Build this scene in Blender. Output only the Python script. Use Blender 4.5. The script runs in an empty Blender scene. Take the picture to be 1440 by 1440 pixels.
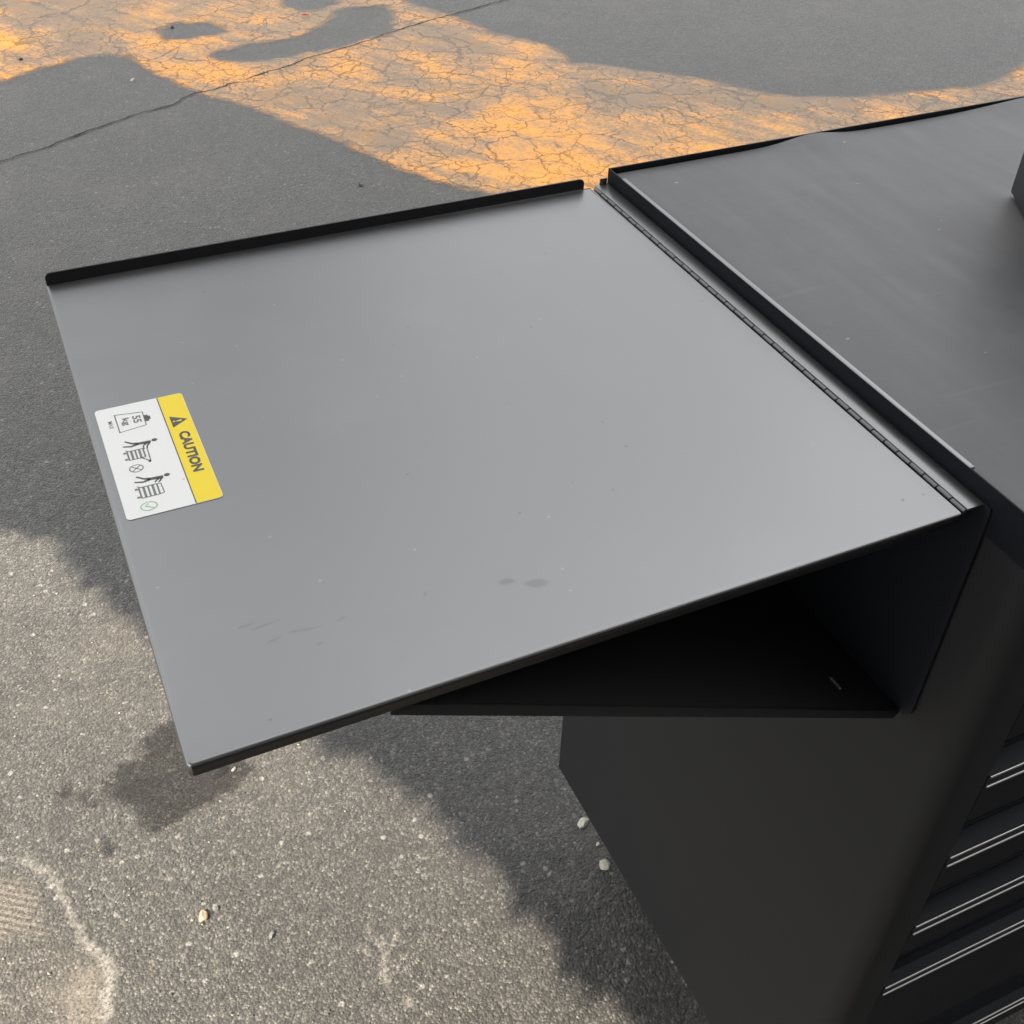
import bpy, bmesh, math, random
import numpy as np
from mathutils import Vector, Matrix, noise as mnoise
random.seed(7)
rng = np.random.default_rng(11)
scene = bpy.context.scene
COL = scene.collection

# ------------------------------------------------------------------ camera, sky, sun, exposure
D = 0.5                     # depth of the fold-out shelf, the unit everything was measured in
ZS = 1.055                  # height of the shelf above the ground

def rot_axis_angle(rv):
    return Matrix.Rotation(Vector(rv).length, 3, Vector(rv).normalized())

RV = (2.24383525, -0.475500045, 0.253073214)
Rc = rot_axis_angle(RV)                       # world -> camera (x right, y down, z forward)
cam_d = bpy.data.cameras.new('camera')
cam = bpy.data.objects.new('camera', cam_d)
COL.objects.link(cam)
rt, dn, fw = Rc[0], Rc[1], Rc[2]
cam.matrix_world = Matrix(((rt[0], -dn[0], -fw[0], -0.97241 * D),
                           (rt[1], -dn[1], -fw[1], -0.72523 * D),
                           (rt[2], -dn[2], -fw[2], 0.90024 * D + ZS),
                           (0, 0, 0, 1)))
cam_d.sensor_width = 36
cam_d.lens = 1591.7 / 1440 * 36
cam_d.clip_start = 0.02
cam_d.clip_end = 2000
scene.camera = cam

SUN_EL = 45.0
SUN_AZ = Vector((-0.89, -0.456, 0)).normalized()      # horizontal direction towards the sun
SUN_DIR = Vector((SUN_AZ.x * math.cos(math.radians(SUN_EL)), SUN_AZ.y * math.cos(math.radians(SUN_EL)),
                  math.sin(math.radians(SUN_EL))))
world = bpy.data.worlds.new('World')
scene.world = world
world.use_nodes = True
wn, wl = world.node_tree.nodes, world.node_tree.links
wn.clear()
sky = wn.new('ShaderNodeTexSky')
sky.sky_type = 'NISHITA'
sky.sun_disc = False
sky.sun_elevation = math.radians(SUN_EL)
sky.sun_rotation = math.atan2(SUN_AZ.x, SUN_AZ.y)
sky.air_density = 1.0
sky.dust_density = 6.0
sky.ozone_density = 1.0
hs = wn.new('ShaderNodeHueSaturation')
hs.inputs['Saturation'].default_value = 0.16
hs.inputs['Value'].default_value = 1.0
bg = wn.new('ShaderNodeBackground')
bg.inputs['Strength'].default_value = 0.085
wo = wn.new('ShaderNodeOutputWorld')
wl.new(sky.outputs[0], hs.inputs['Color'])
# broken bright cloud added over the unseen sky, offset picked to brighten the shelf
wtc = wn.new('ShaderNodeTexCoord')
wmp = wn.new('ShaderNodeMapping')
wmp.inputs['Location'].default_value = (17.83, 11.7, 9.43)
wmp.inputs['Scale'].default_value = (1, 1, 1.5)
wl.new(wtc.outputs['Generated'], wmp.inputs['Vector'])
wnz = wn.new('ShaderNodeTexNoise')
wnz.inputs['Scale'].default_value = 1.7
wnz.inputs['Detail'].default_value = 7
wnz.inputs['Roughness'].default_value = .55
wl.new(wmp.outputs[0], wnz.inputs['Vector'])
wmr = wn.new('ShaderNodeMapRange')
wmr.interpolation_type = 'SMOOTHSTEP'
wmr.inputs[1].default_value = .40
wmr.inputs[2].default_value = .62
wl.new(wnz.outputs['Fac'], wmr.inputs[0])
wmx = wn.new('ShaderNodeMix')
wmx.data_type = 'RGBA'
wmx.inputs[7].default_value = (8.6, 8.7, 8.9, 1)
wl.new(wmr.outputs[0], wmx.inputs[0])
wl.new(hs.outputs[0], wmx.inputs[6])
wl.new(wmx.outputs[2], bg.inputs['Color'])
wl.new(bg.outputs[0], wo.inputs['Surface'])

sun_d = bpy.data.lights.new('sun', 'SUN')
sun_d.energy = 4.6
sun_d.angle = math.radians(0.4)
sun_d.color = (1.0, 0.87, 0.70)
sun = bpy.data.objects.new('sun', sun_d)
COL.objects.link(sun)
sun.rotation_euler = SUN_DIR.to_track_quat('Z', 'Y').to_euler()
sun.location = SUN_DIR * 30

scene.view_settings.view_transform = 'Standard'
scene.view_settings.look = 'None'
scene.view_settings.gamma = 1.0
scene.view_settings.use_curve_mapping = False
scene.view_settings.exposure = 1.65
scene.render.engine = 'CYCLES'
scene.cycles.use_denoising = True
scene.cycles.max_bounces = 6

# ------------------------------------------------------------------ material helpers
class NT:
    def __init__(s, name):
        s.m = bpy.data.materials.new(name)
        s.m.use_nodes = True
        s.t = s.m.node_tree
        s.t.nodes.clear()
        s.out = s.n('ShaderNodeOutputMaterial')
    def n(s, typ, **kw):
        nd = s.t.nodes.new(typ)
        for k, v in kw.items():
            setattr(nd, k, v)
        return nd
    def l(s, a, b):
        s.t.links.new(a, b)
    def val(s, sock, v):
        if hasattr(v, 'links'):
            s.l(v, sock)
        else:
            sock.default_value = v
    def math(s, op, a, b=None, c=None, clamp=False):
        nd = s.n('ShaderNodeMath', operation=op, use_clamp=clamp)
        s.val(nd.inputs[0], a)
        if b is not None: s.val(nd.inputs[1], b)
        if c is not None: s.val(nd.inputs[2], c)
        return nd.outputs[0]
    def rng(s, v, a, b, c=0.0, d=1.0, smooth=True):
        nd = s.n('ShaderNodeMapRange')
        nd.interpolation_type = 'SMOOTHSTEP' if smooth else 'LINEAR'
        s.val(nd.inputs[0], v)
        for i, x in zip((1, 2, 3, 4), (a, b, c, d)):
            nd.inputs[i].default_value = x
        return nd.outputs[0]
    def mix(s, f, a, b, mode='MIX'):
        nd = s.n('ShaderNodeMix', data_type='RGBA', blend_type=mode)
        s.val(nd.inputs[0], f)
        s.val(nd.inputs[6], a if hasattr(a, 'links') else (*a, 1) if len(a) == 3 else a)
        s.val(nd.inputs[7], b if hasattr(b, 'links') else (*b, 1) if len(b) == 3 else b)
        return nd.outputs[2]
    def along(s, rotz, su, sv, loc=(0, 0, 0)):
        """Object coordinates turned by rotz, then stretched: su along that direction, sv across it."""
        mp = s.n('ShaderNodeMapping', vector_type='TEXTURE')
        s.l(s.n('ShaderNodeTexCoord').outputs['Object'], mp.inputs['Vector'])
        mp.inputs['Location'].default_value = loc
        mp.inputs['Rotation'].default_value = (0, 0, rotz)
        mp.inputs['Scale'].default_value = (1 / su, 1 / sv, 1)
        return mp.outputs[0]
    def coord(s, scale=None, loc=None, rotz=0.0):
        tc = s.n('ShaderNodeTexCoord').outputs['Object']
        if scale is None and loc is None and not rotz:
            return tc
        mp = s.n('ShaderNodeMapping')
        s.l(tc, mp.inputs['Vector'])
        if scale is not None: mp.inputs['Scale'].default_value = scale
        if loc is not None: mp.inputs['Location'].default_value = loc
        mp.inputs['Rotation'].default_value = (0, 0, rotz)
        return mp.outputs[0]
    def noise(s, vec, scale, detail=3, rough=0.5, out=0, dist=0.0):
        nd = s.n('ShaderNodeTexNoise')
        s.l(vec, nd.inputs['Vector'])
        nd.inputs['Scale'].default_value = scale
        nd.inputs['Detail'].default_value = detail
        nd.inputs['Roughness'].default_value = rough
        nd.inputs['Distortion'].default_value = dist
        return nd.outputs[out]
    def vor(s, vec, scale, feature='F1', out='Distance', rand=1.0):
        nd = s.n('ShaderNodeTexVoronoi', feature=feature)
        s.l(vec, nd.inputs['Vector'])
        nd.inputs['Scale'].default_value = scale
        nd.inputs['Randomness'].default_value = rand
        return nd.outputs[out]
    def bump(s, h, strength, dist):
        nd = s.n('ShaderNodeBump')
        nd.inputs['Strength'].default_value = strength
        nd.inputs['Distance'].default_value = dist
        s.l(h, nd.inputs['Height'])
        return nd.outputs[0]
    def bsdf(s, color, rough=0.5, metal=0.0, ior=1.5, normal=None, spec=0.5):
        b = s.n('ShaderNodeBsdfPrincipled')
        s.val(b.inputs['Base Color'], color if hasattr(color, 'links') else (*color, 1))
        s.val(b.inputs['Roughness'], rough)
        b.inputs['Metallic'].default_value = metal
        b.inputs['IOR'].default_value = ior
        b.inputs['Specular IOR Level'].default_value = spec
        if normal is not None: s.l(normal, b.inputs['Normal'])
        return b.outputs[0]
    def done(s, sh):
        s.l(sh, s.out.inputs['Surface'])
        return s.m
    def alpha(s, sh, a, tint=(1, 1, 1)):
        tr = s.n('ShaderNodeBsdfTransparent')
        tr.inputs['Color'].default_value = (*tint, 1)
        mx = s.n('ShaderNodeMixShader')
        s.val(mx.inputs[0], a)
        s.l(tr.outputs[0], mx.inputs[1])
        s.l(sh, mx.inputs[2])
        return mx.outputs[0]

def mat_asphalt():
    t = NT('asphalt')
    c = t.coord()
    wob = t.noise(c, 120, 3, out=1)
    v = t.n('ShaderNodeVectorMath', operation='MULTIPLY_ADD')
    t.l(wob, v.inputs[0]); v.inputs[1].default_value = (.004, .004, .004); t.l(c, v.inputs[2])
    cv = v.outputs[0]
    cells = t.vor(cv, 235, 'F1', 'Color')
    sep = t.n('ShaderNodeSeparateColor'); t.l(cells, sep.inputs[0])
    d1 = t.vor(cv, 235)
    fine = t.vor(cv, 480, 'F1', 'Color')
    sepf = t.n('ShaderNodeSeparateColor'); t.l(fine, sepf.inputs[0])
    ramp = t.n('ShaderNodeValToRGB')
    e = ramp.color_ramp.elements
    e[0].position = 0.0; e[0].color = (0.055, 0.055, 0.053, 1)
    e[1].position = 1.0; e[1].color = (0.22, 0.21, 0.195, 1)
    for p, col in ((.35, (.068, .067, .064, 1)), (.7, (.098, .096, .091, 1)), (.88, (.135, .132, .127, 1)), (.96, (.172, .168, .16, 1))):
        q = e.new(p); q.color = col
    t.l(sep.outputs[0], ramp.inputs[0])
    ramp2 = t.n('ShaderNodeValToRGB')
    e = ramp2.color_ramp.elements
    e[0].color = (0.5, 0.5, 0.5, 1); e[1].color = (1.5, 1.47, 1.4, 1)
    t.l(sepf.outputs[1], ramp2.inputs[0])
    col = t.mix(1.0, ramp.outputs[0], ramp2.outputs[0], 'MULTIPLY')
    # binder in the joints between the stones
    joint = t.rng(d1, .45, .8)
    col = t.mix(t.math('MULTIPLY', joint, .65), col, (.036, .035, .034))
    # large blotches and brownish dust
    big = t.noise(c, 1.3, 4, .6)
    mid = t.noise(c, 9, 3, .6)
    lum = t.math('ADD', t.math('MULTIPLY', big, .45), t.math('MULTIPLY', mid, .35))
    lumc = t.n('ShaderNodeCombineColor')
    lv = t.math('ADD', lum, .12)
    for i in range(3): t.l(lv, lumc.inputs[i])
    col = t.mix(1.0, col, lumc.outputs[0], 'MULTIPLY')
    dust = t.rng(t.noise(c, 3.1, 5, .65), .48, .72)
    col = t.mix(t.math('MULTIPLY', dust, .22), col, (.12, .103, .083))
    # coarser stones that still read farther off
    coarse = t.n('ShaderNodeSeparateColor'); t.l(t.vor(cv, 95, 'F1', 'Color'), coarse.inputs[0])
    cc = t.n('ShaderNodeCombineColor')
    cvv = t.rng(coarse.outputs[0], 0, 1, .78, 1.24, False)
    for i in range(3): t.l(cvv, cc.inputs[i])
    col = t.mix(1.0, col, cc.outputs[0], 'MULTIPLY')
    fleck = t.math('MULTIPLY', t.rng(coarse.outputs[1], .976, .986), t.rng(t.vor(cv, 95), .25, .5, 1, 0))
    col = t.mix(t.math('MULTIPLY', fleck, .55), col, (.30, .29, .275))
    # rare bright chips
    chip = t.rng(sep.outputs[2], .984, .992)
    col = t.mix(t.math('MULTIPLY', chip, .5), col, (.25, .243, .23))
    h = t.math('ADD', t.math('MULTIPLY', t.math('SUBTRACT', 1.0, d1), .9), t.math('MULTIPLY', sep.outputs[1], .9))
    h = t.math('ADD', h, t.math('MULTIPLY', sepf.outputs[0], .35))
    h = t.math('ADD', h, t.math('MULTIPLY', t.noise(c, 60, 3), .8))
    nrm = t.bump(h, 0.8, 0.0028)
    rough = t.rng(sepf.outputs[2], 0, 1, .42, .85)
    sh = t.bsdf(col, rough, ior=1.5, normal=nrm)
    b = sh.node
    b.inputs['Sheen Weight'].default_value = .5          # dusty surface: pale towards grazing view
    b.inputs['Sheen Roughness'].default_value = .45
    b.inputs['Sheen Tint'].default_value = (.62, .62, .60, 1)
    return t.done(sh)

def mat_paint():
    t = NT('worn_orange_paint')
    c = t.coord()
    at = t.n('ShaderNodeAttribute'); at.attribute_name = 'edge'
    edge = at.outputs['Fac']
    ang = math.atan2(3.433 - 3.619, 1.013 - 0.919)
    st = t.along(ang, 1.0, 6.5)
    st2 = t.along(ang + .35, .8, 3.6, (3, 2, 0))
    streak = t.noise(st, 2.2, 5, .65, dist=.4)
    streak2 = t.noise(st2, 1.6, 4, .6)
    blot = t.noise(c, 3.0, 6, .62)
    fine = t.noise(c, 70, 4, .7)
    grit = t.noise(c, 260, 2, .6)
    e2 = t.math('ADD', edge, t.math('MULTIPLY', t.math('SUBTRACT', t.noise(c, 16, 6, .68), .5), .10))
    cover = t.rng(e2, -.012, .045)
    # alligator cracking
    wob = t.noise(c, 14, 4, .6, out=1)
    v = t.n('ShaderNodeVectorMath', operation='MULTIPLY_ADD')
    t.l(wob, v.inputs[0]); v.inputs[1].default_value = (.09, .09, .0); t.l(c, v.inputs[2])
    ck = t.vor(v.outputs[0], 7.5, 'DISTANCE_TO_EDGE')
    ck2 = t.vor(v.outputs[0], 21, 'DISTANCE_TO_EDGE')
    cr = t.math('MINIMUM', t.rng(ck, .004, .032), t.math('ADD', t.rng(ck2, .004, .04), t.rng(blot, .38, .52, 1, 0), clamp=True))
    wear = t.math('ADD', t.math('MULTIPLY', streak, .38), t.math('MULTIPLY', streak2, .34))
    wear = t.math('ADD', wear, t.math('MULTIPLY', t.math('SUBTRACT', blot, .5), .5))
    wear = t.math('ADD', wear, t.math('MULTIPLY', t.math('SUBTRACT', fine, .5), .38))
    wear = t.math('ADD', wear, t.math('MULTIPLY', t.math('SUBTRACT', grit, .5), .22))
    patch = t.noise(c, 1.15, 4, .6, dist=.8)
    wear = t.math('ADD', t.math('ADD', wear, .12), t.math('MULTIPLY', t.math('SUBTRACT', patch, .5), .62))
    thick = t.rng(wear, .36, .66, .46, .97)
    a = t.math('MULTIPLY', t.math('MULTIPLY', cover, thick), t.math('ADD', t.math('MULTIPLY', t.math('MAXIMUM', cr, t.rng(t.noise(c, 1.7, 3), .50, .72)), .55), .45))
    col = t.mix(t.rng(wear, .38, .66), (.54, .375, .24), (.82, .355, .062))
    col = t.mix(t.math('MULTIPLY', t.rng(t.noise(c, 5.5, 3), .5, .75), .5), col, (.86, .42, .10))
    nrm = t.bump(t.math('ADD', grit, t.math('MULTIPLY', cr, 1.2)), .35, .002)
    return t.done(t.alpha(t.bsdf(col, .6, normal=nrm), a))

def mat_soft_sheet(name, color, amount, breakup, noise_scale, edge_w, tint=None, rough=.8, hatch=None, floor=.35):
    """A stain or scuff lying on the asphalt: coverage from the distance to its outline, broken up by grain."""
    t = NT(name)
    c = t.coord()
    at = t.n('ShaderNodeAttribute'); at.attribute_name = 'edge'
    n = t.noise(c, noise_scale, 4, .65)
    g = t.noise(c, 240, 2, .6)
    e = t.math('ADD', at.outputs['Fac'], t.math('MULTIPLY', t.math('SUBTRACT', n, .5), breakup))
    a = t.math('MULTIPLY', t.rng(e, -edge_w * .3, edge_w), amount)
    a = t.math('MULTIPLY', a, t.rng(g, .30, .62, floor, 1.0))
    if hatch:
        hv = t.coord(scale=(1, 1, 1), rotz=hatch[0])
        w = t.n('ShaderNodeTexWave', wave_type='BANDS', bands_direction='Y')
        t.l(hv, w.inputs['Vector'])
        w.inputs['Scale'].default_value = hatch[1]
        w.inputs['Distortion'].default_value = 2.0
        w.inputs['Detail'].default_value = 2
        a = t.math('MULTIPLY', a, t.math('ADD', t.math('MULTIPLY', t.rng(w.outputs['Fac'], .3, .7), .65), .35))
    if tint is None:
        sh = t.bsdf(color, rough)
        return t.done(t.alpha(sh, a))
    tr = t.n('ShaderNodeBsdfTransparent'); tr.inputs['Color'].default_value = (*tint, 1)
    gl = t.n('ShaderNodeBsdfGlossy'); gl.inputs['Roughness'].default_value = .35
    gl.inputs['Color'].default_value = (.9, .9, .9, 1)
    t.l(t.bump(g, .8, .003), gl.inputs['Normal'])
    mx = t.n('ShaderNodeMixShader'); mx.inputs[0].default_value = .035
    t.l(tr.outputs[0], mx.inputs[1]); t.l(gl.outputs[0], mx.inputs[2])
    return t.done(t.alpha(mx.outputs[0], a))

def mat_powder(name, base, rough, ior, specks=True, smears=False, metal=0.0):
    t = NT(name)
    c = t.coord()
    col = base
    orange = t.noise(c, 900, 2, .5)
    blot = t.noise(c, 4.5, 5, .6)
    r = t.math('ADD', t.math('MULTIPLY', t.math('SUBTRACT', blot, .5), .16), rough)
    colr = t.mix(0.0, base, base)
    if specks:
        vs = t.vor(c, 62, 'F1', 'Color'); sp = t.n('ShaderNodeSeparateColor'); t.l(vs, sp.inputs[0])
        vd = t.vor(c, 62)
        dot = t.math('MULTIPLY', t.rng(vd, .03, .085, 1, 0), t.rng(sp.outputs[0], .42, .50))
        lite = t.rng(sp.outputs[1], .45, .55)
        colr = t.mix(t.math('MULTIPLY', t.math('MULTIPLY', dot, lite), .40), colr, (.30, .29, .27))
        r = t.math('ADD', r, t.math('MULTIPLY', t.math('MULTIPLY', dot, t.math('SUBTRACT', 1, lite)), .35))
        # faint dusting
        du = t.rng(t.noise(c, 5, 5, .6), .42, .75)
        colr = t.mix(t.math('MULTIPLY', du, .08), colr, (.32, .31, .30))
    if smears:
        n = t.noise(c, 90, 3, .6)
        tot = None
        for (x, y, ax, ay, rot) in ((-.2705, .0467, .0085, .0035, -.30), (-.286, .0546, .0046, .0026, -.2), (-.3319, .0636, .0022, .0012, .9),
                                    (-.4194, .0754, .010, .0011, .10), (-.4011, .0635, .011, .0012, -.12), (-.419, .0627, .006, .0010, .2),
                                    (-.4302, .0789, .006, .0011, .05), (-.381, .0636, .0045, .0010, .25), (-.3972, .0506, .0030, .0009, .4)):
            mp = t.n('ShaderNodeMapping', vector_type='TEXTURE')
            t.l(c, mp.inputs[0])
            mp.inputs['Location'].default_value = (x - .7, y - .23, 1.055)
            mp.inputs['Rotation'].default_value = (0, 0, rot)
            mp.inputs['Scale'].default_value = (ax, ay, .05)
            ln = t.n('ShaderNodeVectorMath', operation='LENGTH'); t.l(mp.outputs[0], ln.inputs[0])
            k = t.rng(t.math('ADD', ln.outputs['Value'], t.math('MULTIPLY', t.math('SUBTRACT', n, .5), 1.6)), .5, 1.15, 1, 0)
            tot = k if tot is None else t.math('MAXIMUM', tot, k)
        r = t.math('ADD', r, t.math('MULTIPLY', tot, .22))
        colr = t.mix(t.math('MULTIPLY', tot, .6), colr, (.012, .011, .010))
    nrm = t.bump(orange, .06, .0004)
    return t.done(t.bsdf(colr, r, metal=metal, ior=ior, normal=nrm))

def mat_rubber():
    t = NT('ribbed_rubber_mat')
    c = t.coord()
    st = t.noise(t.coord(scale=(9, 1.4, 1), rotz=.5), 6, 5, .6)
    st2 = t.noise(t.coord(scale=(2, 30, 1), rotz=-.25), 4, 4, .6)
    blot = t.noise(c, 6, 5, .65)
    fine = t.noise(c, 420, 2)
    col = t.mix(t.rng(blot, .38, .66), (.056, .056, .057), (.088, .087, .086))
    col = t.mix(t.math('MULTIPLY', t.rng(st, .56, .74), .10), col, (.13, .128, .125))
    col = t.mix(t.math('MULTIPLY', t.rng(st2, .60, .74), .18), col, (.13, .128, .125))
    vs = t.vor(c, 38, 'F1', 'Color'); sp = t.n('ShaderNodeSeparateColor'); t.l(vs, sp.inputs[0])
    vd = t.vor(t.coord(scale=(1, 1.7, 1), rotz=.7), 38)
    dot = t.math('MULTIPLY', t.rng(vd, .03, .10, 1, 0), t.rng(sp.outputs[0], .80, .86))
    col = t.mix(t.math('MULTIPLY', dot, .6), col, (.42, .40, .38))
    r = t.rng(t.math('ADD', t.math('MULTIPLY', blot, .6), t.math('MULTIPLY', st, .4)), .3, .7, .46, .60)
    nrm = t.bump(t.math('ADD', fine, t.math('MULTIPLY', st, .6)), .14, .0006)
    return t.done(t.bsdf(col, r, ior=1.65, normal=nrm))

def mat_flat(name, col, rough=.5, metal=0.0, ior=1.5, grain=0.0, spec=.5):
    t = NT(name)
    c = t.coord()
    n = t.noise(c, 160, 3)
    cc = t.mix(t.math('MULTIPLY', n, grain), col, tuple(x * .55 for x in col))
    return t.done(t.bsdf(cc, rough, metal, ior, spec=spec))

def mat_stone(name, col):
    t = NT(name)
    c = t.coord()
    n = t.noise(c, 260, 4, .65)
    cc = t.mix(t.rng(n, .3, .7), tuple(x * .7 for x in col), tuple(min(1, x * 1.15) for x in col))
    return t.done(t.bsdf(cc, .65, normal=t.bump(n, .4, .001)))

def mat_leaf():
    t = NT('tree_leaf')
    info = t.n('ShaderNodeNewGeometry').outputs['Random Per Island']
    col = t.mix(info, (.035, .060, .018), (.085, .115, .035))
    return t.done(t.bsdf(col, .5))

def mat_bark():
    t = NT('bark')
    n = t.noise(t.coord(scale=(1, 1, .25)), 18, 5, .65)
    return t.done(t.bsdf(t.mix(n, (.05, .04, .03), (.16, .13, .10)), .85, normal=t.bump(n, .6, .02)))

M = dict(
    asphalt=mat_asphalt(), paint=mat_paint(),
    wet=mat_soft_sheet('wet_stain_film', None,   .97, .085, 30, .016, tint=(.49, .48, .465), floor=.66),
    chalk=mat_soft_sheet('chalky_scuff', (.36, .345, .315), .50, .034, 80, .012, floor=.2),
    dust=mat_soft_sheet('sandy_dust', (.28, .248, .205), .46, .075, 36, .045, floor=.15),
    tread=mat_soft_sheet('sandy_tread_print', (.26, .232, .19), .52, .06, 60, .035, hatch=(.62, 33), floor=.25),
    crack=mat_soft_sheet('crack_shadow', (.014, .014, .013), 1.0, .004, 90, .0022, rough=.95, floor=.8),
    shelf=mat_powder('charcoal_powder_coat_shelf', (.018, .018, .0185), .36, 2.85, True, True),
    powder=mat_powder('charcoal_powder_coat', (.0095, .0098, .0112), .40, 1.38, False),
    side=mat_powder('charcoal_powder_coat_side', (.0205, .0208, .0220), .50, 1.15, False),
    dull=mat_powder('charcoal_powder_coat_shaded', (.0085, .0095, .0125), .48, 1.22, False),  # darker copy of the cabinet paint for shaded rim, plate and drawer recesses
    knuckle=mat_powder('hinge_powder_coat', (.020, .020, .021), .40, 2.1, False),  # hinge coat, IOR between the shelf and body coats
    rubber=mat_rubber(),
    trim=mat_flat('dull_aluminium_trim', (.55, .54, .52), .38, 1.0, grain=.2),
    white=mat_flat('label_white_vinyl', (.68, .68, .655), .45),
    yellow=mat_flat('label_yellow_vinyl', (.74, .56, .015), .42),
    ink=mat_flat('label_grey_ink', (.075, .07, .065), .6),
    lightink=mat_flat('label_pale_ink', (.16, .16, .15), .6),
    greenink=mat_flat('label_green_ink', (.27, .42, .25), .6),
    redink=mat_flat('label_red_ink', (.7, .30, .28), .6),
    black=mat_flat('black_plastic', (.022, .022, .024), .45, grain=.2),
    tyre=mat_flat('caster_rubber', (.03, .03, .03), .7),
    steel=mat_flat('zinc_steel', (.5, .5, .5), .4, 1.0, grain=.3),
    leaf=mat_leaf(), bark=mat_bark(),
)

# ------------------------------------------------------------------ object helpers
def link(o, parent=None, loc=None):
    COL.objects.link(o)
    if parent is not None: o.parent = parent
    if loc is not None: o.location = loc
    return o

def tag(o, label=None, cat=None, group=None, kind=None):
    if label: o['label'] = label
    if cat: o['category'] = cat
    if group: o['group'] = group
    if kind: o['kind'] = kind
    return o

def empty(name, loc, label, cat, group=None):
    o = bpy.data.objects.new(name, None)
    link(o, None, loc)
    return tag(o, label, cat, group)

def from_data(name, verts, faces, mats, parent=None, smooth=False, fmat=None):
    me = bpy.data.meshes.new(name)
    me.from_pydata([tuple(v) for v in verts], [], faces)
    for m in (mats if isinstance(mats, (list, tuple)) else [mats]):
        me.materials.append(m)
    if fmat: me.polygons.foreach_set('material_index', fmat)
    if smooth: me.polygons.foreach_set('use_smooth', [True] * len(me.polygons))
    me.update()
    return link(bpy.data.objects.new(name, me), parent)

def from_bm(name, bm, mat, parent=None, smooth=False, autosmooth=None):
    me = bpy.data.meshes.new(name)
    bmesh.ops.recalc_face_normals(bm, faces=bm.faces[:])
    bm.to_mesh(me); bm.free()
    me.materials.append(mat)
    if smooth:
        me.polygons.foreach_set('use_smooth', [True] * len(me.polygons))
        if autosmooth: me.set_sharp_from_angle(angle=math.radians(autosmooth))
    return link(bpy.data.objects.new(name, me), parent)

def add_box(bm, lo, hi, bev=0.0, seg=2, mtx=None):
    r = bmesh.ops.create_cube(bm, size=1.0)
    vs = r['verts']
    for v in vs:
        v.co = Vector([lo[i] + (v.co[i] + .5) * (hi[i] - lo[i]) for i in range(3)])
    if bev > 0:
        es = list({e for v in vs for e in v.link_edges})
        rb = bmesh.ops.bevel(bm, geom=es, offset=bev, segments=seg, affect='EDGES', profile=.5)
        vs = list({v for f in rb['faces'] for v in f.verts} | {v for v in vs if v.is_valid})
    if mtx is not None:
        bmesh.ops.transform(bm, matrix=mtx, verts=[v for v in vs if v.is_valid])
    return vs

def add_prism(bm, prof, axis, a, b):
    """prof: 2-D outline; axis: 'x','y' or 'z' it is swept along from a to b (closed ends)."""
    def p(u, v, w):
        return {'x': (w, u, v), 'y': (u, w, v), 'z': (u, v, w)}[axis]
    A = [bm.verts.new(p(u, v, a)) for u, v in prof]
    B = [bm.verts.new(p(u, v, b)) for u, v in prof]
    n = len(prof)
    for i in range(n):
        bm.faces.new((A[i], A[(i + 1) % n], B[(i + 1) % n], B[i]))
    bm.faces.new(A[::-1]); bm.faces.new(B)

def add_cyl(bm, p0, p1, r0, r1=None, n=10, caps=True):
    p0, p1 = Vector(p0), Vector(p1)
    r1 = r0 if r1 is None else r1
    q = (p1 - p0).to_track_quat('Z', 'Y').to_matrix()
    A, B = [], []
    for i in range(n):
        a = 2 * math.pi * i / n
        d = q @ Vector((math.cos(a), math.sin(a), 0))
        A.append(bm.verts.new(p0 + d * r0)); B.append(bm.verts.new(p1 + d * r1))
    for i in range(n):
        bm.faces.new((A[i], A[(i + 1) % n], B[(i + 1) % n], B[i]))
    if caps:
        bm.faces.new(A[::-1]); bm.faces.new(B)

# ------------------------------------------------------------------ ground and its markings
def sheet_from_sdf(name, polys, holes, z, cell, margin, mat, soft=0.0):
    """Grid over an outline; vertex attribute 'edge' = signed distance inside (+) / outside (-)."""
    allp = np.array([p for poly in polys for p in poly])
    x0, y0 = allp.min(0) - margin - cell; x1, y1 = allp.max(0) + margin + cell
    nx, ny = int((x1 - x0) / cell) + 2, int((y1 - y0) / cell) + 2
    X, Y = np.meshgrid(x0 + np.arange(nx) * cell, y0 + np.arange(ny) * cell)
    P = np.stack([X.ravel(), Y.ravel()], 1)
    def sdf(poly):
        poly = np.array(poly); d = np.full(len(P), 1e9); ins = np.zeros(len(P), bool)
        for i in range(len(poly)):
            a, b = poly[i - 1], poly[i]
            ab = b - a; ap = P - a
            t = np.clip((ap @ ab) / (ab @ ab), 0, 1)
            d = np.minimum(d, np.hypot(*(ap - t[:, None] * ab).T))
            c = (a[1] > P[:, 1]) != (b[1] > P[:, 1])
            with np.errstate(divide='ignore', invalid='ignore'):
                xi = (b[0] - a[0]) * (P[:, 1] - a[1]) / (b[1] - a[1]) + a[0]
            ins ^= c & (P[:, 0] < xi)
        return np.where(ins, d, -d)
    S = np.max([sdf(p) for p in polys], 0)
    for h, s in holes:
        S = np.minimum(S, -sdf(h) + s)
    keep = S > -margin
    idx = np.arange(nx * ny).reshape(ny, nx)
    q = np.stack([idx[:-1, :-1], idx[:-1, 1:], idx[1:, 1:], idx[1:, :-1]], -1).reshape(-1, 4)
    q = q[keep[q].any(1)]
    used = np.unique(q); rem = np.full(nx * ny, -1); rem[used] = np.arange(len(used))
    V = np.concatenate([P[used], np.full((len(used), 1), z)], 1)
    me = bpy.data.meshes.new(name)
    me.from_pydata(V.tolist(), [], rem[q].tolist())
    at = me.attributes.new('edge', 'FLOAT', 'POINT')
    at.data.foreach_set('value', S[used].astype(np.float32))
    me.materials.append(mat)
    return tag(link(bpy.data.objects.new(name, me)), kind='structure')

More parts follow.
